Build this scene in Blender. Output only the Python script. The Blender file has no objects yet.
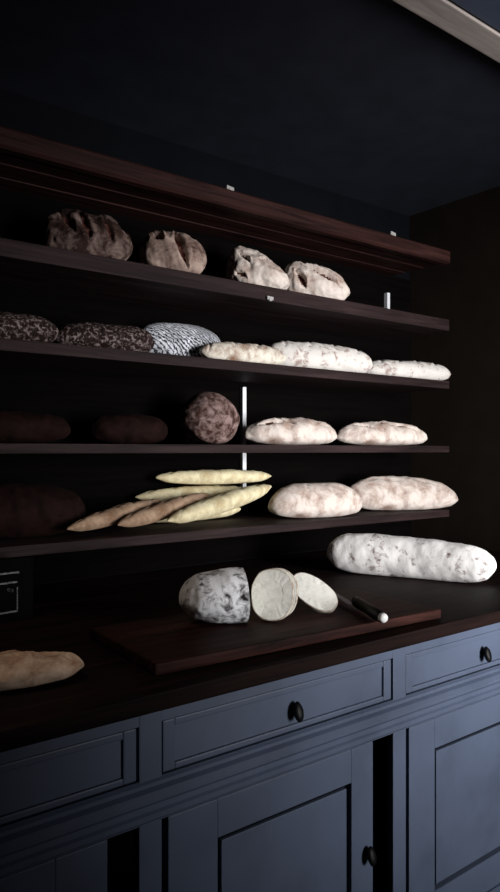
import bpy, bmesh, math, random
from mathutils import Vector, Matrix, noise
R = math.radians
sc = bpy.context.scene
C = sc.collection
random.seed(4)

# ------------------------------------------------------------------ materials
def mat(name, rough=.6, spec=.3):
    m = bpy.data.materials.new(name); m.use_nodes = True
    nt = m.node_tree; b = nt.nodes['Principled BSDF']
    b.inputs['Roughness'].default_value = rough
    b.inputs['Specular IOR Level'].default_value = spec
    return m, nt, b

def coords(nt, scale, kind='Object'):
    tc = nt.nodes.new('ShaderNodeTexCoord'); mp = nt.nodes.new('ShaderNodeMapping')
    mp.inputs['Scale'].default_value = scale
    nt.links.new(tc.outputs[kind], mp.inputs['Vector'])
    return mp.outputs['Vector']

def noise_ramp(nt, vec, scale, detail, stops, rough=.6, dist=0):
    n = nt.nodes.new('ShaderNodeTexNoise'); n.inputs['Scale'].default_value = scale
    n.inputs['Detail'].default_value = detail; n.inputs['Roughness'].default_value = rough
    n.inputs['Distortion'].default_value = dist
    nt.links.new(vec, n.inputs['Vector'])
    r = nt.nodes.new('ShaderNodeValToRGB'); e = r.color_ramp.elements
    while len(e) < len(stops): e.new(.5)
    for k, (p, c) in enumerate(stops):
        e[k].position = p; e[k].color = (*c, 1)
    nt.links.new(n.outputs['Fac'], r.inputs['Fac'])
    return n, r

def bump(nt, b, h, strength, dist=.002):
    bp = nt.nodes.new('ShaderNodeBump'); bp.inputs['Strength'].default_value = strength
    bp.inputs['Distance'].default_value = dist
    nt.links.new(h, bp.inputs['Height']); nt.links.new(bp.outputs['Normal'], b.inputs['Normal'])

def plain(name, col, rough=.6, spec=.3, metal=0, var=.15, scale=8):
    m, nt, b = mat(name, rough, spec); b.inputs['Metallic'].default_value = metal
    v = coords(nt, (1, 1, 1))
    lo = tuple(c*(1-var) for c in col); hi = tuple(min(1, c*(1+var)) for c in col)
    n, r = noise_ramp(nt, v, scale, 4, [(.3, lo), (.7, hi)])
    nt.links.new(r.outputs['Color'], b.inputs['Base Color'])
    return m

def wood(name, dark, light, rough=.5, spec=.3, grain=(1.2, 22, 22), bstr=.25):
    m, nt, b = mat(name, rough, spec)
    v = coords(nt, grain)
    n, r = noise_ramp(nt, v, 2.2, 8, [(.32, dark), (.55, tuple((a+c)/2 for a, c in zip(dark, light))), (.72, light)], .65, .6)
    nt.links.new(r.outputs['Color'], b.inputs['Base Color'])
    bump(nt, b, n.outputs['Fac'], bstr, .003)
    return m

def paint(name, col, rough=.45, spec=.35):
    m, nt, b = mat(name, rough, spec)
    v = coords(nt, (1, 1, 1))
    lo = tuple(c*.78 for c in col); hi = tuple(c*1.12 for c in col)
    n, r = noise_ramp(nt, v, 5, 6, [(.3, lo), (.5, col), (.72, hi)])
    nt.links.new(r.outputs['Color'], b.inputs['Base Color'])
    n2, r2 = noise_ramp(nt, coords(nt, (6, 60, 6)), 6, 4, [(.3, (0, 0, 0)), (.7, (1, 1, 1))])
    bump(nt, b, n2.outputs['Fac'], .12, .001)
    return m

def bread(name, crust, flour, cover=.5, scale=14, soft=.12, rough=.85, weave=False):
    """crust showing through a dusting of flour"""
    m, nt, b = mat(name, rough, .12)
    v = coords(nt, (1, 1, 1))
    d = tuple(c*.5 for c in crust)
    n0, r0 = noise_ramp(nt, v, 30, 4, [(.3, d), (.65, crust)])
    p = 1-cover
    n1, r1 = noise_ramp(nt, v, scale, 7, [(max(0, p-soft), (0, 0, 0)), (min(1, p+soft), (1, 1, 1))], .68, .4)
    fac = r1.outputs['Color']
    if weave:                                   # ring pattern a proving basket leaves
        w = nt.nodes.new('ShaderNodeTexWave'); w.inputs['Scale'].default_value = 38
        w.bands_direction = 'DIAGONAL'
        w.inputs['Distortion'].default_value = 7; w.inputs['Detail'].default_value = 4; w.inputs['Detail Scale'].default_value = 2.5
        nt.links.new(v, w.inputs['Vector'])
        mu = nt.nodes.new('ShaderNodeMath'); mu.operation = 'MULTIPLY'
        rr = nt.nodes.new('ShaderNodeValToRGB'); rr.color_ramp.elements[0].position = .25; rr.color_ramp.elements[1].position = .6
        nt.links.new(w.outputs['Fac'], rr.inputs['Fac'])
        nt.links.new(rr.outputs['Color'], mu.inputs[0]); nt.links.new(fac, mu.inputs[1])
        fac = mu.outputs[0]
    mx = nt.nodes.new('ShaderNodeMix'); mx.data_type = 'RGBA'
    nt.links.new(fac, mx.inputs['Factor']); nt.links.new(r0.outputs['Color'], mx.inputs['A'])
    mx.inputs['B'].default_value = (*flour, 1)
    nt.links.new(mx.outputs['Result'], b.inputs['Base Color'])
    n2, r2 = noise_ramp(nt, v, 60, 5, [(.3, (0, 0, 0)), (.7, (1, 1, 1))])
    bump(nt, b, n2.outputs['Fac'], .5, .003)
    return m

M = dict(
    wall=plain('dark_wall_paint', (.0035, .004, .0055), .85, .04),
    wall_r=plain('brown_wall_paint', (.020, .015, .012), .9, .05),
    ceil=plain('dark_ceiling_paint', (.022, .025, .036), .8, .12),
    floor=wood('floor_boards', (.02, .013, .01), (.05, .03, .022)),
    beam=wood('greyed_wood', (.36, .31, .29), (.66, .58, .53), .7, .2, (1.5, 14, 14)),
    shelf=wood('dark_shelf_wood', (.008, .0033, .003), (.052, .020, .017), .6, .1),
    shelf_low=wood('blackened_shelf_wood', (.008, .004, .0042), (.042, .024, .025), .65, .12),
    back=wood('black_back_wood', (.0012, .001, .001), (.003, .0022, .002), .9, .03),
    top=wood('dark_worktop_wood', (.0016, .001, .001), (.022, .010, .008), .62, .07, (1.0, 16, 16)),
    board=wood('reddish_board_wood', (.002, .001, .0009), (.060, .021, .016), .6, .07, (1.3, 15, 15)),
    cab=paint('blue_grey_paint', (.083, .106, .162)),
    cavity=plain('interior_and_groove_shade', (.006, .006, .007), .9, .05),  # near-black for the interior; also paints shade into the door grooves
    black=plain('black_iron', (.003, .003, .0035), .5, .2),
    steel=plain('brushed_metal', (.75, .77, .82), .4, .5, 0, .06),
    blade=plain('knife_steel', (.03, .024, .022), .5, .2, .3),
    cap=plain('pale_metal_cap', (.85, .86, .85), .3, .6, 0, .04),
    slate=plain('black_slate', (.0025, .0025, .0025), .9, .03),
    chalk=plain('white_chalk', (.16, .16, .17), .9, .1, 0, .35, 60),
    paper=plain('white_card', (.36, .35, .34), .8, .2),
    crumb=bread('cream_crumb', (.88, .87, .77), (.97, .96, .90), .62, 60, .2),
    score=bread('dark_score', (.075, .022, .016), (.30, .17, .14), .34, 45, .15),
    pale_score=bread('pale_score', (.22, .10, .065), (.7, .58, .5), .46, 45, .2),
    rustic=bread('shaded_rustic_crust', (.04, .021, .017), (.34, .24, .21), .38, 16, .14),  # crust colour lowered to carry the weaker light at the left
    rustic2=bread('split_rustic_crust', (.08, .038, .03), (.52, .39, .33), .47, 16, .16),
    floury=bread('floury_crust', (.30, .15, .10), (.70, .62, .565), .57, 15, .14),
    white=bread('white_floured_crust', (.22, .10, .07), (.68, .645, .61), .60, 26, .08),
    long=bread('long_loaf_crust', (.30, .16, .10), (.74, .69, .60), .55, 20, .12),
    seeded=bread('seeded_crust', (.022, .012, .011), (.26, .205, .195), .44, 95, .05),
    basket=bread('basket_crust', (.03, .03, .04), (.80, .83, .90), .60, 14, .16, .85, True),
    ball=bread('cracked_brown_crust', (.065, .030, .024), (.33, .23, .215), .47, 38, .12),
    shaded=bread('shaded_dark_crust', (.008, .0025, .002), (.022, .008, .0065), .4, 20, .2),  # near-black crust: shade of the dim left end put into the colour
    bag=bread('golden_baguette_crust', (.50, .36, .18), (.80, .74, .50), .55, 20, .2),
    big=bread('brightened_floured_crust', (.22, .095, .075), (.96, .94, .93), .61, 30, .07),  # flour colour brightened to make up for weak light on the big loaf
    dusty=bread('dusty_streaked_crust', (.05, .042, .046), (.93, .94, .97), .56, 34, .08),
    bag_shaded=bread('shaded_baguette_crust', (.22, .12, .065), (.48, .34, .24), .5, 20, .2),  # baguette crust darkened in colour for the ones that get less light
    tan=bread('tan_flat_crust', (.42, .24, .15), (.74, .56, .42), .5, 24, .15),
)

# ------------------------------------------------------------------ helpers
def obj(name, bm, m, parent=None, smooth=False, loc=None, rot=None):
    me = bpy.data.meshes.new(name)
    bmesh.ops.recalc_face_normals(bm, faces=bm.faces)
    bm.to_mesh(me); bm.free()
    if smooth:
        for p in me.polygons: p.use_smooth = True
    me.materials.append(m)
    o = bpy.data.objects.new(name, me); C.objects.link(o)
    if parent: o.parent = parent
    if loc: o.location = loc
    if rot: o.rotation_euler = rot
    return o

def tag(o, label, cat, group=None):
    o['label'] = label; o['category'] = cat
    if group: o['group'] = group
    return o

def struct(o): o['kind'] = 'structure'; return o

def empty(name, loc, rot=(0, 0, 0)):
    o = bpy.data.objects.new(name, None); C.objects.link(o); o.empty_display_size = .05
    o.location = loc; o.rotation_euler = rot; return o

def box(bm, x0, x1, y0, y1, z0, z1, bev=0):
    t = bmesh.new()
    bmesh.ops.create_cube(t, size=1)
    for v in t.verts:
        v.co = Vector(((x0+x1)/2+v.co.x*(x1-x0), (y0+y1)/2+v.co.y*(y1-y0), (z0+z1)/2+v.co.z*(z1-z0)))
    if bev:
        bmesh.ops.bevel(t, geom=t.edges[:], offset=bev, segments=2, profile=.7, affect='EDGES')
    merge(bm, t)

def merge(bm, t):
    mp = {v: bm.verts.new(v.co) for v in t.verts}
    for f in t.faces:
        try: bm.faces.new([mp[v] for v in f.verts])
        except ValueError: pass
    t.free()

def bx(*a, bev=0):
    bm = bmesh.new(); box(bm, *a, bev=bev); return bm

def extrude_x(prof, x0, x1):
    """closed (y,z) profile swept along X"""
    bm = bmesh.new()
    a = [bm.verts.new((x0, y, z)) for y, z in prof]; b = [bm.verts.new((x1, y, z)) for y, z in prof]
    n = len(prof)
    for i in range(n): bm.faces.new((a[i], a[(i+1) % n], b[(i+1) % n], b[i]))
    bm.faces.new(a); bm.faces.new(b[::-1]); return bm

def lathe(prof, axis='y', seg=24):
    """(radius, offset) rings along an axis"""
    bm = bmesh.new(); rings = []
    for r, h in prof:
        ring = []
        for k in range(seg):
            a = 2*math.pi*k/seg; c, s = r*math.cos(a), r*math.sin(a)
            ring.append(bm.verts.new((c, h, s) if axis == 'y' else (h, c, s) if axis == 'x' else (c, s, h)))
        rings.append(ring)
    for i in range(len(rings)-1):
        for k in range(seg):
            bm.faces.new((rings[i][k], rings[i][(k+1) % seg], rings[i+1][(k+1) % seg], rings[i+1][k]))
    bm.faces.new(rings[0]); bm.faces.new(rings[-1][::-1]); return bm

def island(fs):
    """the largest connected patch of the given faces"""
    left = set(fs); best = []
    for f in fs:
        if f not in left: continue
        left.discard(f); st = [f]; isl = []
        while st:
            a = st.pop(); isl.append(a)
            for v in a.verts:
                for g in v.link_faces:
                    if g in left: left.discard(g); st.append(g)
        if len(isl) > len(best): best = isl
    return best

# ------------------------------------------------------------------ bread
def seg_dist(px, py, a, b):
    ax, ay = a; bx_, by = b
    dx, dy = bx_-ax, by-ay; L2 = dx*dx+dy*dy
    t = max(0, min(1, ((px-ax)*dx+(py-ay)*dy)/L2))
    ex, ey = px-(ax+t*dx), py-(ay+t*dy)
    side = (dx*(py-ay)-dy*(px-ax))
    return math.hypot(ex, ey)/(max(.25, 1-abs(2*t-1)**3)), side

def loaf_mesh(L, W, H, n=2.6, lump=.006, seed=0, cuts=(), cw=.012, depth=.012, bend=0, u0=-1, u1=1, NU=84, NV=52, flat=.42, lf=14, skew=0):
    bm = bmesh.new(); rows = []; mask = {}
    so = Vector((seed*3.7, seed*1.3, seed*2.1))
    w0 = math.asin(u0)/(math.pi/2) if u0 > -1 else -1
    w1 = math.asin(u1)/(math.pi/2) if u1 < 1 else 1
    h0 = H*flat
    for i in range(NU+1):
        u = math.sin((w0+(w1-w0)*i/NU)*math.pi/2)
        r = max(0, 1-abs(u)**n)**.5
        row = []
        for k in range(NV):
            ph = 2*math.pi*k/NV; c, s = math.cos(ph), math.sin(ph)
            y = W/2*r*c*(1+.10*(s < 0)*s); z = h0+r*((H-h0)*s if s > 0 else h0*max(-.97, 1.2*s)*(1 if r > .6 else (.4+r)))
            z = max(z, 0)
            x = L/2*u
            p = Vector((x, y, z))
            nrm = Vector((u*.6, c, s*.9)).normalized()
            if z > .002:
                q = p*lf+so
                d = lump*(noise.noise(q)+.5*noise.noise(q*2.3)+.25*noise.noise(q*5))
                p += nrm*d*min(1, z/.02)
            mk = -1
            if s > -.55 and cuts:
                ang = ph if ph < 1.5*math.pi else ph-2*math.pi
                ty = (math.pi/2-ang)*W/2*max(.35, r)
                for ci, (a, b) in enumerate(cuts):
                    wx = .007*noise.noise(Vector((x*28, ty*28, seed+ci)))+.003*noise.noise(Vector((x*90, ty*90, seed+ci)))
                    dd, side = seg_dist(x+wx, ty-wx, a, b)
                    if dd < cw:
                        f = 1-(dd/cw)**2; p -= nrm*depth*f*min(1, r*1.2)
                        if dd < cw*.75: mk = ci
                    elif dd < cw*2.4:
                        f = 1-abs(dd/cw-1.5)/.9
                        if f > 0: p += nrm*depth*(.38 if side > 0 else .18)*f*min(1, r*1.2)
            if skew: p.z *= 1-skew*u
            p.y += bend*(u*u-.33)*L
            p.z = max(p.z, 0)
            v = bm.verts.new(p); row.append(v); mask[v] = mk
        rows.append(row)
    for i in range(NU):
        for k in range(NV):
            bm.faces.new((rows[i][k], rows[i][(k+1) % NV], rows[i+1][(k+1) % NV], rows[i+1][k]))
    ends = (rows[0], rows[-1])
    endco = [v.co.copy() for v in rows[-1]]
    if u0 <= -1: bmesh.ops.remove_doubles(bm, verts=rows[0], dist=.0004)
    return bm, mask, endco

def loaf(name, label, cat, mtl, p0, p1, z, W, H, group=None, smat=None, over=0, tilt=0, ncuts=None, **kw):
    """p0,p1: the two tips on plan (x,y)"""
    p0 = Vector(p0); p1 = Vector(p1); d = p1-p0; L = d.length+over
    c = (p0+p1)/2
    cuts = kw.get('cuts', ())
    bm, mask, _ = loaf_mesh(L, W, H, **kw)
    o_bms = []
    for ci in range(len(cuts)):
        fs = island([f for f in bm.faces if all(v.is_valid and mask.get(v, -1) == ci for v in f.verts)])
        t = bmesh.new(); mp = {}
        for f in fs:
            vs = []
            for v in f.verts:
                if v not in mp: mp[v] = t.verts.new(v.co)
                vs.append(mp[v])
            t.faces.new(vs)
        o_bms.append((t, fs))
    allf = [f for t, fs in o_bms for f in fs]
    if allf: bmesh.ops.delete(bm, geom=allf, context='FACES')
    o = obj(name, bm, mtl, smooth=True, loc=(c.x, c.y, z), rot=(0, -tilt, math.atan2(d.y, d.x)))
    for t, fs in o_bms:
        if len(t.faces): 
            obj('score', t, smat or M['score'], o, True)
        else: t.free()
    return tag(o, label, cat, group)

# ------------------------------------------------------------------ room
SX0, SX1, YB, YF, ZC = -2.2, 2.72, 2.25, -1.3, 2.51
def wall(name, bm, m): return struct(obj(name, bm, m))
wall('floor', bx(SX0-.1, SX1+.1, YF-.1, YB+.1, -.1, 0), M['floor'])
wall('ceiling', bx(SX0-.1, SX1+.1, YF-.1, YB+.1, ZC, ZC+.1), M['ceil'])
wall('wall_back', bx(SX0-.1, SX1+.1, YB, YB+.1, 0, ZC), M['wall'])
wall('wall_right', bx(SX1, SX1+.1, YF, YB, 0, ZC), M['wall_r'])
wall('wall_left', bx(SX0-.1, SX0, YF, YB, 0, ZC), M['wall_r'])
WX0, WX1, WZ0, WZ1 = 1.5, 2.55, .65, 2.15
b = bmesh.new()
box(b, SX0-.1, WX0, YF-.1, YF, 0, ZC); box(b, WX1, SX1+.1, YF-.1, YF, 0, ZC)
box(b, WX0, WX1, YF-.1, YF, 0, WZ0); box(b, WX0, WX1, YF-.1, YF, WZ1, ZC)
wall('wall_front', b, M['wall_r'])
b = bmesh.new()
for x in (WX0, WX1-.04): box(b, x, x+.04, YF-.08, YF-.02, WZ0, WZ1)
for z in (WZ0, WZ1-.04): box(b, WX0+.04, WX1-.04, YF-.08, YF-.02, z, z+.04)
wall('window_1', b, M['cab'])
# greyed boards of the dropped ceiling edge, running the way the shelves run
b = bmesh.new(); box(b, SX0, SX1, 1.095, 1.172, 2.485, 2.51, bev=.004)
wall('trim_1', b, M['beam'])
b = bmesh.new(); box(b, SX0, SX1, .965, 1.088, 2.490, 2.51, bev=.004); box(b, SX0, SX1, .83, .958, 2.490, 2.51, bev=.004)
wall('trim_2', b, M['cab'])

# ------------------------------------------------------------------ shelving
SH0, SH1 = -1.3, 2.565
shelf_z = [2.232, 1.932, 1.662, 1.378, 1.098]      # top faces
su = tag(empty('shelving_unit', ((SH0+SH1)/2, 2.07, 1.05)), 'dark brown wooden wall shelving with five long shelves full of bread', 'shelves')
ox, oy, oz = su.location
def loc_bm(bm):
    for v in bm.verts: v.co -= Vector((ox, oy, oz))
    return bm
YFr = 1.9
obj('back_panel', loc_bm(bx(SH0, 2.715, 2.235, 2.249, .925, 2.19)), M['back'], su)
for k, z in enumerate(shelf_z):
    if k == 0:
        b = bmesh.new()
        prof = [(YFr, z), (YFr-.004, z-.006), (YFr-.004, z-.05), (YFr+.004, z-.058), (YFr+.03, z-.058), (YFr+.03, z)]
        obj('fascia', loc_bm(extrude_x(prof, SH0, SH1)), M['shelf'], su)
        y = YFr+.034
        for j in range(6):
            w = .047
            obj('slat', loc_bm(bx(SH0, SH1, y, y+w, z-.046+.002*(j % 2), z-.02, bev=.003)), M['shelf'], su)
            y += w+.006
    else:
        th = [0, .050, .034, .028, .030][k]
        obj('shelf_board', loc_bm(bx(SH0, SH1, YFr, 2.234, z-th, z, bev=.004)), M['shelf_low'], su)
for x, segs in ((1.675, [(1.175, 1.350), (1.378, 1.61)]), (2.525, [(1.932, 2.10)])):
    b = bmesh.new()
    for z0, z1 in segs: box(b, x-.009, x+.009, 2.212, 2.234, z0, z1, bev=.002)
    obj('upright_rail', loc_bm(b), M['steel'], su)

# ------------------------------------------------------------------ bread, second shelf from top
G2 = None
z = shelf_z[1]
def rl(L, n=1): return None
loaf('rustic_loaf', 'shade-darkened rustic loaf leftmost on the shelf under the top board', 'bread', M['rustic'],
     (.80, 2.08), (1.05, 1.975), z, .175, .158, lump=.016, seed=1, lf=14, cw=.013, depth=.013, skew=.12, NV=80, NU=110,
     cuts=[((-.08, -.05), (-.04, -.12)), ((-.025, -.04), (.005, -.15)), ((.045, -.05), (.075, -.12))])
loaf('rustic_loaf', 'rustic loaf with one deep dark split, second from left on its shelf', 'bread', M['rustic2'],
     (1.12, 2.07), (1.325, 1.965), z, .165, .155, lump=.010, seed=2, cw=.016, depth=.022, skew=.1, NV=80, NU=110,
     cuts=[((.005, -.035), (.045, -.16)), ((-.07, -.05), (-.03, -.08))])
loaf('rustic_loaf', 'pale bluntly pointed rustic loaf end-on, third from left on the upper bread shelf', 'bread', M['floury'],
     (1.52, 2.13), (1.685, 1.955), z, .155, .16, lump=.013, seed=3, cw=.009, depth=.010, n=2.3, skew=.34, NV=80, NU=110,
     cuts=[((-.06, -.05), (-.01, -.09)), ((.01, -.06), (.05, -.04)), ((-.07, -.11), (-.02, -.14))])
loaf('rustic_loaf', 'floury rustic loaf with long lengthwise split, rightmost on the upper bread shelf', 'bread', M['floury'],
     (1.78, 2.12), (2.00, 1.95), z, .15, .155, lump=.009, seed=4, cw=.014, depth=.018, skew=.25, NV=80, NU=110,
     cuts=[((-.05, -.04), (.10, -.09)), ((-.08, -.07), (-.04, -.13))])

# ------------------------------------------------------------------ middle row of long loaves
z = shelf_z[2]
def hatch(L, n, w, dx=.018):
    out = []
    for i in range(n):
        x = -L/2+L*(i+.5)/n*.9+L*.05
        out.append(((x-dx, -w*1.6), (x+dx, w*.4)))
    return out
loaf('seeded_loaf', 'dim seeded long loaf at the left edge of the middle shelf row', 'bread', M['seeded'],
     (.42, 2.07), (.82, 2.0), z, .13, .095, n=4, lump=.004, seed=5)
loaf('seeded_loaf', 'dim seeded long loaf between the edge loaf and the blue-white patterned loaf', 'bread', M['seeded'],
     (.84, 2.10), (1.15, 2.01), z, .13, .10, n=4, lump=.005, seed=6)
loaf('basket_loaf', 'blue-white loaf with dark ring pattern in the middle shelf row', 'bread', M['basket'],
     (1.15, 2.15), (1.465, 2.075), z, .13, .145, n=3, lump=.003, seed=7)
loaf('long_loaf', 'low cream loaf with brown patch right of the ring-patterned loaf', 'bread', M['long'],
     (1.315, 1.985), (1.67, 1.96), z, .09, .074, n=4, lump=.005, seed=8, smat=M['pale_score'], cw=.008, depth=.005, cuts=hatch(.45, 4, .028))
loaf('long_loaf', 'tall white floured long loaf in the middle of the row of long loaves', 'bread', M['white'],
     (1.69, 2.10), (2.17, 2.0), z, .13, .122, n=4.5, skew=.08, lump=.006, seed=9, smat=M['pale_score'], cw=.008, depth=.005, cuts=hatch(.5, 4, .035))
loaf('long_loaf', 'white floured long loaf at the right end of the row of long loaves', 'bread', M['white'],
     (2.19, 2.07), (2.635, 1.955), z, .12, .088, n=3.6, lump=.005, seed=10, smat=M['pale_score'], cw=.008, depth=.005, cuts=hatch(.42, 4, .03))

# ------------------------------------------------------------------ fourth shelf
z = shelf_z[3]
loaf('shaded_loaf', 'barely lit dark rye loaf at left edge beside another rye loaf', 'bread', M['shaded'],
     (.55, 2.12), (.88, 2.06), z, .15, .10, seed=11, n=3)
loaf('shaded_loaf', 'barely lit dark rye loaf just left of the round brown loaf', 'bread', M['shaded'],
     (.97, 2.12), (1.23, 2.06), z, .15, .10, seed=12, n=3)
loaf('round_loaf', 'round brown cracked ball loaf beside the metal upright rail', 'bread', M['ball'],
     (1.275, 2.03), (1.485, 2.03), z, .20, .186, seed=13, n=2, lump=.006, flat=.46)
loaf('batard_loaf', 'scored oval loaf right of the metal rail, opposite the round loaf', 'bread', M['floury'],
     (1.575, 2.085), (1.95, 1.98), z, .145, .105, seed=14, flat=.30, n=2.6, lump=.007, cw=.012, depth=.011,
     cuts=[((-.15, -.03), (-.04, -.05)), ((-.05, -.01), (.0, -.06)), ((.04, -.01), (.14, -.04))])
loaf('batard_loaf', 'scored oval loaf at the right end of the round loaf\'s shelf', 'bread', M['floury'],
     (2.05, 2.085), (2.49, 1.97), z, .14, .10, seed=15, flat=.30, n=2.7, lump=.007, cw=.010, depth=.010,
     cuts=[((-.16, -.01), (-.07, -.05)), ((-.04, -.02), (.17, -.055))])

# ------------------------------------------------------------------ lowest shelf
z = shelf_z[4]
loaf('shaded_loaf', 'large barely lit dark loaf at left end of the lowest shelf', 'bread', M['shaded'],
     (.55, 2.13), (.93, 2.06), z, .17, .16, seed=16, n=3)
loaf('smooth_loaf', 'smooth pale oval loaf next to the golden baguettes on the lowest shelf', 'bread', M['floury'],
     (1.675, 2.06), (2.07, 1.965), z, .16, .135, seed=17, flat=.30, n=3, lump=.004, cw=.006, depth=.005, smat=M['pale_score'],
     cuts=[((-.07, -.08), (-.04, -.01)), ((.02, -.03), (.12, -.05))])
loaf('smooth_loaf', 'pale oval loaf at the far right end of the lowest shelf', 'bread', M['floury'],
     (2.15, 2.13), (2.645, 1.92), z, .15, .145, seed=18, skew=.12, flat=.30, n=2.8, lump=.005, cw=.007, depth=.006, smat=M['pale_score'],
     cuts=[((-.18, -.02), (-.02, -.04)), ((-.02, -.01), (.2, -.05))])

def baguette(label, a, c, W, H, seed, mtl='bag'):
    a = Vector(a); c = Vector(c); d = c-a
    L = d.length
    bm, mask, _ = loaf_mesh(L, W, H, n=2.15, lump=.0035, seed=seed, cw=.006, depth=.004, NV=36, flat=.5,
                            cuts=[((x-.03, -.010), (x+.03, .010)) for x in [L*(-.36+.18*i) for i in range(5)]])
    for v in bm.verts: v.co.z -= H/2
    scs = []
    for ci in range(5):
        fs = island([f for f in bm.faces if all(mask.get(v, -1) == ci for v in f.verts)])
        if not fs: continue
        t = bmesh.new(); mp = {}
        for f in fs:
            vs = []
            for v in f.verts:
                if v not in mp: mp[v] = t.verts.new(v.co)
                vs.append(mp[v])
            t.faces.new(vs)
        scs.append(t); bmesh.ops.delete(bm, geom=fs, context='FACES_ONLY')
    o = obj('baguette', bm, M[mtl], smooth=True, loc=(a+c)/2)
    o.rotation_mode = 'QUATERNION'
    o.rotation_quaternion = d.normalized().to_track_quat('X', 'Z')
    o.rotation_mode = 'XYZ'
    for t in scs: obj('score', t, M['pale_score'], o, True)
    return tag(o, label, 'baguette', 'pile of golden baguettes on the lowest shelf')
zb = z
baguette('golden baguette lying level along the top of the pile', (1.25, 2.175, zb+.163), (1.77, 2.16, zb+.158), .078, .056, 21)
baguette('golden baguette under the top one at the back of the pile', (1.17, 2.18, zb+.096), (1.70, 2.18, zb+.096), .078, .064, 22)
baguette('bottom golden baguette at the back of the pile, against the shelf', (1.12, 2.18, zb+.032), (1.63, 2.18, zb+.032), .078, .062, 23)
baguette('slanting shade-darkened baguette whose tip lies furthest left in the pile', (.82, 1.94, zb+.030), (1.23, 2.10, zb+.086), .066, .052, 24, 'bag_shaded')
baguette('slanting shade-darkened baguette with its tip in the middle of the three leaning ones', (.980, 1.935, zb+.032), (1.43, 2.10, zb+.10), .069, .055, 25, 'bag_shaded')
baguette('bright slanting baguette at the front right of the pile', (1.150, 1.93, zb+.034), (1.71, 2.09, zb+.122), .079, .062, 26)

# ------------------------------------------------------------------ white cards / clips along the shelf edges
def card(name, label, x, z, w, h, y, rz=0, rx=0):
    bm = bx(-w/2, w/2, -.002, .002, 0, h, bev=.0008)
    o = obj(name, bm, M['paper'], loc=(x, y, z), rot=(rx, 0, rz))
    clip = obj('clip', bx(-w*.2, w*.2, -.004, .006, -.004, h*.35, bev=.001), M['paper'], o)
    return tag(o, label, 'card', 'small white cards on shelf edges')
card('price_card', 'tiny white card on top board edge above the second loaf', 1.385, 2.236, .035, .012, 1.91, .2)
card('price_card', 'tiny white card on top board edge near its right end', 2.207, 2.236, .038, .014, 1.91, .2)
card('price_card', 'tiny white card hanging on the shelf edge below the third rustic loaf', 1.545, 1.884, .03, .012, 1.893, .1)

# ------------------------------------------------------------------ worktop
WT = .92
wt = obj('worktop', bx(-2.1, 2.70, -.57, .57, -.034, 0, bev=.004), M['top'], loc=(0, 1.675, WT))
tag(wt, 'long dark brown wooden worktop carrying the board and loaves', 'worktop')

# cutting board, front edge parallel to the worktop
cb = obj('cutting_board', bx(-.415, .415, -.17, .17, 0, .024, bev=.006), M['board'], loc=(1.105, 1.335, WT+.001), rot=(0, 0, R(-3)))
tag(cb, 'reddish brown wooden cutting board under the cut loaf', 'cutting board')
BT = WT+.0265

# cut loaf: crust, and the crumb face as a part
bm, mask, endco = loaf_mesh(.315, .175, .124, n=3.4, lump=.005, seed=31, u1=-.02, flat=.40)
cl = obj('cut_loaf', bm, M['dusty'], smooth=True)
fb = bmesh.new(); cs = [fb.verts.new(p+Vector((.001, 0, 0))) for p in endco]
ctr = Vector((sum(p.x for p in endco)/len(endco), 0, .06))
cv = fb.verts.new(ctr+Vector((.001, 0, 0)))
inner = [fb.verts.new(ctr+(p-ctr)*.6+Vector((.003*noise.noise(p*40), 0, 0))) for p in endco]
n_ = len(cs)
for i in range(n_):
    fb.faces.new((cs[i], cs[(i+1) % n_], inner[(i+1) % n_], inner[i])); fb.faces.new((inner[i], inner[(i+1) % n_], cv))
obj('cut_face', fb, M['crumb'], cl, True)
cl.location = (1.034, 1.37, BT); cl.rotation_euler = (0, 0, R(-25))
tag(cl, 'half loaf with flour-dusted crust and flat cut face on the cutting board', 'bread')

def slice_thing(label, loc, rot, w, h, t, seed):
    """oval slice, thickness along local Y, standing on z=0"""
    N = 48; prof = []
    for k in range(N):
        a = 2*math.pi*k/N; c, s = math.cos(a), math.sin(a)
        r = 1+.03*noise.noise(Vector((c*2, s*2, seed)))
        prof.append((w/2*r*math.copysign(abs(c)**.85, c), h/2+h/2*r*math.copysign(abs(s)**.9, s)))
    zmin = min(p[1] for p in prof); prof = [(x, z-zmin) for x, z in prof]
    cz = h/2
    b = bmesh.new(); f = []; g = []
    for rr in (.95, .55):
        f.append([b.verts.new((x*rr, -t/2+.0012*noise.noise(Vector((x*90, z*90, seed))), cz+(z-cz)*rr)) for x, z in prof])
        g.append([b.verts.new((x*rr, t/2, cz+(z-cz)*rr)) for x, z in prof])
    for ring in (f, g):
        for i in range(N): b.faces.new((ring[0][i], ring[0][(i+1) % N], ring[1][(i+1) % N], ring[1][i]))
        b.faces.new(ring[1])
    o = obj('bread_slice', b, M['crumb'], smooth=False, loc=loc, rot=rot)
    b = bmesh.new(); rings = []
    for (rr, yy) in ((.95, -t/2), (.985, -t/2), (1.0, -t*.3), (1.0, t*.3), (.985, t/2), (.95, t/2)):
        rings.append([b.verts.new((x*rr, yy, cz+(z-cz)*rr)) for x, z in prof])
    for a_, c_ in zip(rings, rings[1:]):
        for i in range(N): b.faces.new((a_[i], a_[(i+1) % N], c_[(i+1) % N], c_[i]))
    obj('crust', b, M['long'], o, True)
    return tag(o, label, 'bread slice')
slice_thing('front upright cream slice of bread leaning beside the cut loaf', (1.070, 1.307, BT+.001), (R(-14), 0, R(-52)), .105, .125, .014, 1)
slice_thing('upright slice of bread mostly hidden right behind the front slice', (1.095, 1.322, BT+.001), (R(-15), 0, R(-50)), .108, .122, .014, 2)
fs = slice_thing('fallen tilted slice of bread nearest the knife', (0, 0, 0), (0, 0, 0), .078, .135, .016, 3)
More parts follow.
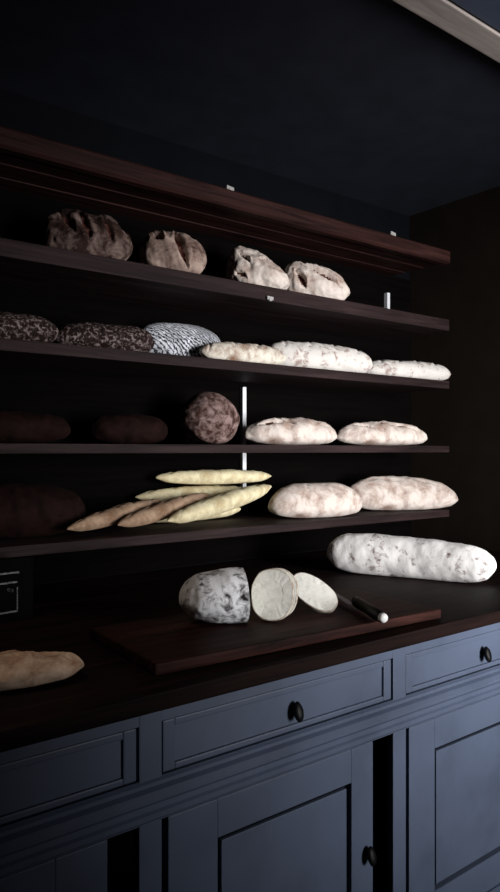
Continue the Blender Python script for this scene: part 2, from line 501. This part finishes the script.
e1 = Vector((.7926*.80-.6097*.30, -.6097*.80-.7926*.30, -.52)).normalized()
nn = Vector((-.6097*.75, -.7926*.75, .66)); nn = (nn-e1*nn.dot(e1)).normalized()
mt = Matrix((e1.cross(nn), -nn, e1)).transposed()
fs.rotation_euler = mt.to_euler()
low = min((mt @ v.co).z for ch_ in [fs]+list(fs.children) for v in ch_.data.vertices)
mid = mt @ Vector((0, 0, .0675))
fs.location = (1.222-mid.x, 1.322-mid.y, BT-low)

# knife: handle to the front right, blade pointing back towards the big loaf
kn = empty('bread_knife', (1.262, 1.125, BT+.002), (0, 0, 0))
kd = Vector((1.44-1.285, 1.49-1.165)); kn.rotation_euler = (0, 0, math.atan2(kd.y, kd.x))
tag(kn, 'black handled knife with pale metal end cap lying on the board edge', 'knife')
hb = lathe([(.011, 0), (.0145, .01), (.0155, .05), (.014, .09), (.015, .15), (.014, .18)], 'x', 20)
for v in hb.verts: v.co.y *= .8; v.co.z = v.co.z*1.0+.014
h = obj('handle', hb, M['black'], kn, True)
cb_ = lathe([(.004, -.012), (.009, -.011), (.0115, -.006), (.0115, .002)], 'x', 20)
for v in cb_.verts: v.co.z += .014
obj('end_cap', cb_, M['cap'], h, True)
b = bmesh.new()
pts = [(.17, .002), (.17, .026), (.30, .024), (.35, .015), (.365, .004), (.34, .001)]
for yy in (-.0012, .0012): pass
A = [b.verts.new((x, -.0012, zz)) for x, zz in pts]; B_ = [b.verts.new((x, .0012, zz)) for x, zz in pts]
b.faces.new(A); b.faces.new(B_[::-1])
for i in range(len(pts)): b.faces.new((A[i], A[(i+1) % len(pts)], B_[(i+1) % len(pts)], B_[i]))
for v in b.verts:
    y_, z_ = v.co.y, v.co.z; v.co.y = y_+z_*.9; v.co.z = z_*.15+.006
obj('blade', b, M['blade'], kn)

loaf('long_loaf', 'big white floured long loaf lying on the worktop behind the knife', 'bread', M['big'],
     (1.79, 1.85), (2.035, 1.32), WT, .13, .138, skew=.09, n=5.5, lump=.005, seed=33, bend=-.05, NU=110, flat=.46)
loaf('flat_loaf', 'flattish tan loaf lying alone at the left on the dark worktop', 'bread', M['tan'],
     (.23, 1.38), (.572, 1.27), WT, .115, .058, n=2.8, lump=.006, seed=34, cw=.009, depth=.006, smat=M['pale_score'],
     cuts=[((-.12, .0), (-.02, .025)), ((-.02, -.015), (.09, .02)), ((.08, -.015), (.14, .01))])

# chalkboard
ch = empty('chalkboard_sign', (.548, 1.80, WT-.0))
tag(ch, 'small black chalkboard with chalk lines standing at left edge of the worktop', 'chalkboard')
obj('slate_panel', bx(-.14, .12, 0, .012, 0, .16, bev=.002), M['slate'], ch)
obj('foot', bx(-.10, .08, .012, .05, 0, .012, bev=.002), M['slate'], ch)
b = bmesh.new()
def stroke(pts, w=.0035):
    for (x0, z0), (x1, z1) in zip(pts, pts[1:]):
        n = 8
        for i in range(n):
            xa = x0+(x1-x0)*i/n; xb = x0+(x1-x0)*(i+.85)/n; za = z0+(z1-z0)*i/n; zb_ = z0+(z1-z0)*(i+.85)/n
            j = .0012*noise.noise(Vector((xa*200, za*200, 1)))
            box(b, min(xa, xb)-w*.4, max(xa, xb)+w*.4, -.0012, .0002, min(za, zb_)-w*.5+j, max(za, zb_)+w*.5+j)
stroke([(-.12, .117), (.085, .125)]); stroke([(-.12, .094), (.08, .100)])
stroke([(.078, .084), (.078, .024)]); stroke([(.078, .024), (-.12, .018)]); stroke([(.055, .082), (.065, .078)], .005)
stroke([(.02, .075), (.03, .068)], .005)
obj('chalk_marks', b, M['chalk'], ch)

# ------------------------------------------------------------------ sideboard
FY = 1.118                                  # plane of the face frame
sb = tag(empty('sideboard', (.62, 1.65, 0)), 'blue-grey painted sideboard with panelled drawers and doors under the dark worktop', 'sideboard')
ox, oy, oz = sb.location
ox -= .013                                  # whole front sits a touch to the right
CX0, CX1 = -1.50, 2.64
stiles = [(-1.453, -1.406), (-.770, -.723), (-.087, -.040), (.596, .643), (1.279, 1.326), (1.962, 2.009)]
b = bmesh.new()
for a_, c_ in stiles: box(b, a_, c_, FY, FY+.022, .10, .884, bev=.003)
bays = list(zip([s[1] for s in stiles], [s[0] for s in stiles[1:]]))
for a_, c_ in bays:
    box(b, a_, c_, FY+.001, FY+.022, .862, .884)
    box(b, a_, c_, FY+.001, FY+.022, .682, .762)
    box(b, a_, c_, FY+.001, FY+.022, .10, .15)
box(b, 2.009, CX1, FY+.002, FY+.022, .10, .884); box(b, CX0, -1.453, FY+.002, FY+.022, .10, .884)
obj('face_frame', loc_bm(b), M['cab'], sb)
prof = [(FY+.002, .762), (FY-.005, .757), (FY-.005, .750), (FY-.014, .745), (FY-.020, .736), (FY-.020, .729), (FY-.014, .722),
        (FY-.004, .717), (FY-.004, .706), (FY-.009, .702), (FY-.009, .692), (FY-.003, .686), (FY+.002, .684)]
obj('moulding', loc_bm(extrude_x(prof, CX0, CX1)), M['cab'], sb)
b = bmesh.new()
box(b, CX0, CX0+.02, FY+.022, 2.2, .0, .884); box(b, CX1-.02, CX1, FY+.022, 2.2, .0, .884)
box(b, CX0+.02, CX1-.02, 2.18, 2.2, .0, .884); box(b, CX0+.02, CX1-.02, FY+.03, 2.18, .10, .12)
box(b, CX0+.02, CX1-.02, FY+.03, 2.18, .70, .715)
obj('carcass', loc_bm(b), M['cavity'], sb)
obj('plinth', loc_bm(bx(CX0, CX1, FY+.05, FY+.07, 0, .10)), M['cab'], sb)

def knob(parent, x, y, z):
    kb = lathe([(.005, 0), (.005, -.006), (.007, -.009), (.0125, -.012), (.0145, -.016), (.012, -.021), (.004, -.023)], 'y', 20)
    for v in kb.verts: v.co.z *= 1.45; v.co.x *= .85; v.co.y += v.co.z*.25; v.co += Vector((x, y, z))
    obj('knob', loc_bm(kb), M['black'], parent, True)

def framed(x0, x1, z0, z1, px0, px1, pz0, pz1, y, lip=.016):
    """a framed front: border boards round a lower panel, a groove between"""
    b = bmesh.new()
    box(b, x0, px0-lip, y, y+.020, z0, z1, bev=.0025); box(b, px1+lip, x1, y, y+.020, z0, z1, bev=.0025)
    box(b, px0-lip, px1+lip, y, y+.020, pz1+lip, z1, bev=.0025); box(b, px0-lip, px1+lip, y, y+.020, z0, pz0-lip, bev=.0025)
    return b
for k, (a_, c_) in enumerate(bays):
    # drawer
    x0, x1, z0, z1 = a_+.004, c_-.004, .765, .860
    b = bmesh.new(); y = FY+.003; e = .026
    box(b, x0, x0+e, y, y+.020, z0, z1, bev=.003); box(b, x1-e, x1, y, y+.020, z0, z1, bev=.003)
    box(b, x0+e, x1-e, y, y+.020, z1-.014, z1, bev=.003); box(b, x0+e, x1-e, y, y+.020, z0, z0+.012, bev=.003)
    box(b, x0+e-.002, x1-e+.002, y+.006, y+.019, z0+.01, z1-.012)
    dr = obj('drawer', loc_bm(b), M['cab'], sb)
    knob(dr, (x0+x1)/2+.010, y+.006, .806)
    # door
    z0, z1 = .152, .679
    right_gap = {3: .066, 2: .060}.get(k, .004)
    x0, x1 = a_+.016, c_-right_gap
    px0 = x0+(.112 if k == 3 else .100); px1 = (1.142 if k == 3 else x1-.095)
    y = FY+.004
    b = framed(x0, x1, z0, z1, px0, px1, .24, .602, y, 0)
    box(b, px0+.013, px1-.010, y+.006, y+.016, .250, .590, bev=.002)      # raised field
    dpl = obj('door', loc_bm(b), M['cab'], sb)
    obj('groove_shade', loc_bm(bx(px0-.002, px1+.002, y+.017, y+.0195, .238, .604)), M['cavity'], dpl)  # near-black backing paints the groove's shadow
    knob(dpl, x1-.022, y, .425)

# ------------------------------------------------------------------ light
def area(name, loc, rot, sx, sy, e, col, spread=180):
    l = bpy.data.lights.new(name, 'AREA'); l.shape = 'RECTANGLE'; l.size = sx; l.size_y = sy
    l.energy = e; l.color = col; l.spread = R(spread)
    o = bpy.data.objects.new(name, l); C.objects.link(o); o.location = loc; o.rotation_euler = rot; return o
area('window_daylight', ((WX0+WX1)/2, YF-.12, (WZ0+WZ1)/2), (R(90), 0, 0), WX1-WX0, WZ1-WZ0, 31, (1.0, .985, .98), 63)
w = bpy.data.worlds.new('World'); sc.world = w; w.use_nodes = True
w.node_tree.nodes['Background'].inputs[0].default_value = (.5, .6, 1, 1)
w.node_tree.nodes['Background'].inputs[1].default_value = .003
area('warm_fill_light', (.1, 1.35, 2.45), (0, 0, 0), .3, .3, 1.6, (1, .82, .66), 110)  # added warm fill over the left of the worktop, no fixture there

# ------------------------------------------------------------------ camera
cd = bpy.data.cameras.new('camera'); cam = bpy.data.objects.new('camera', cd); C.objects.link(cam)
cam.location = (0, 0, 1.36); cam.rotation_euler = (R(90), 0, -math.atan2(.60971, .79262))
cd.sensor_fit = 'VERTICAL'; cd.sensor_height = 36; cd.lens = 700/892*36; cd.shift_y = 4/892; cd.clip_start = .02
sc.camera = cam
sc.view_settings.view_transform = 'Standard'; sc.view_settings.look = 'None'
sc.view_settings.gamma = 1; sc.view_settings.exposure = 0
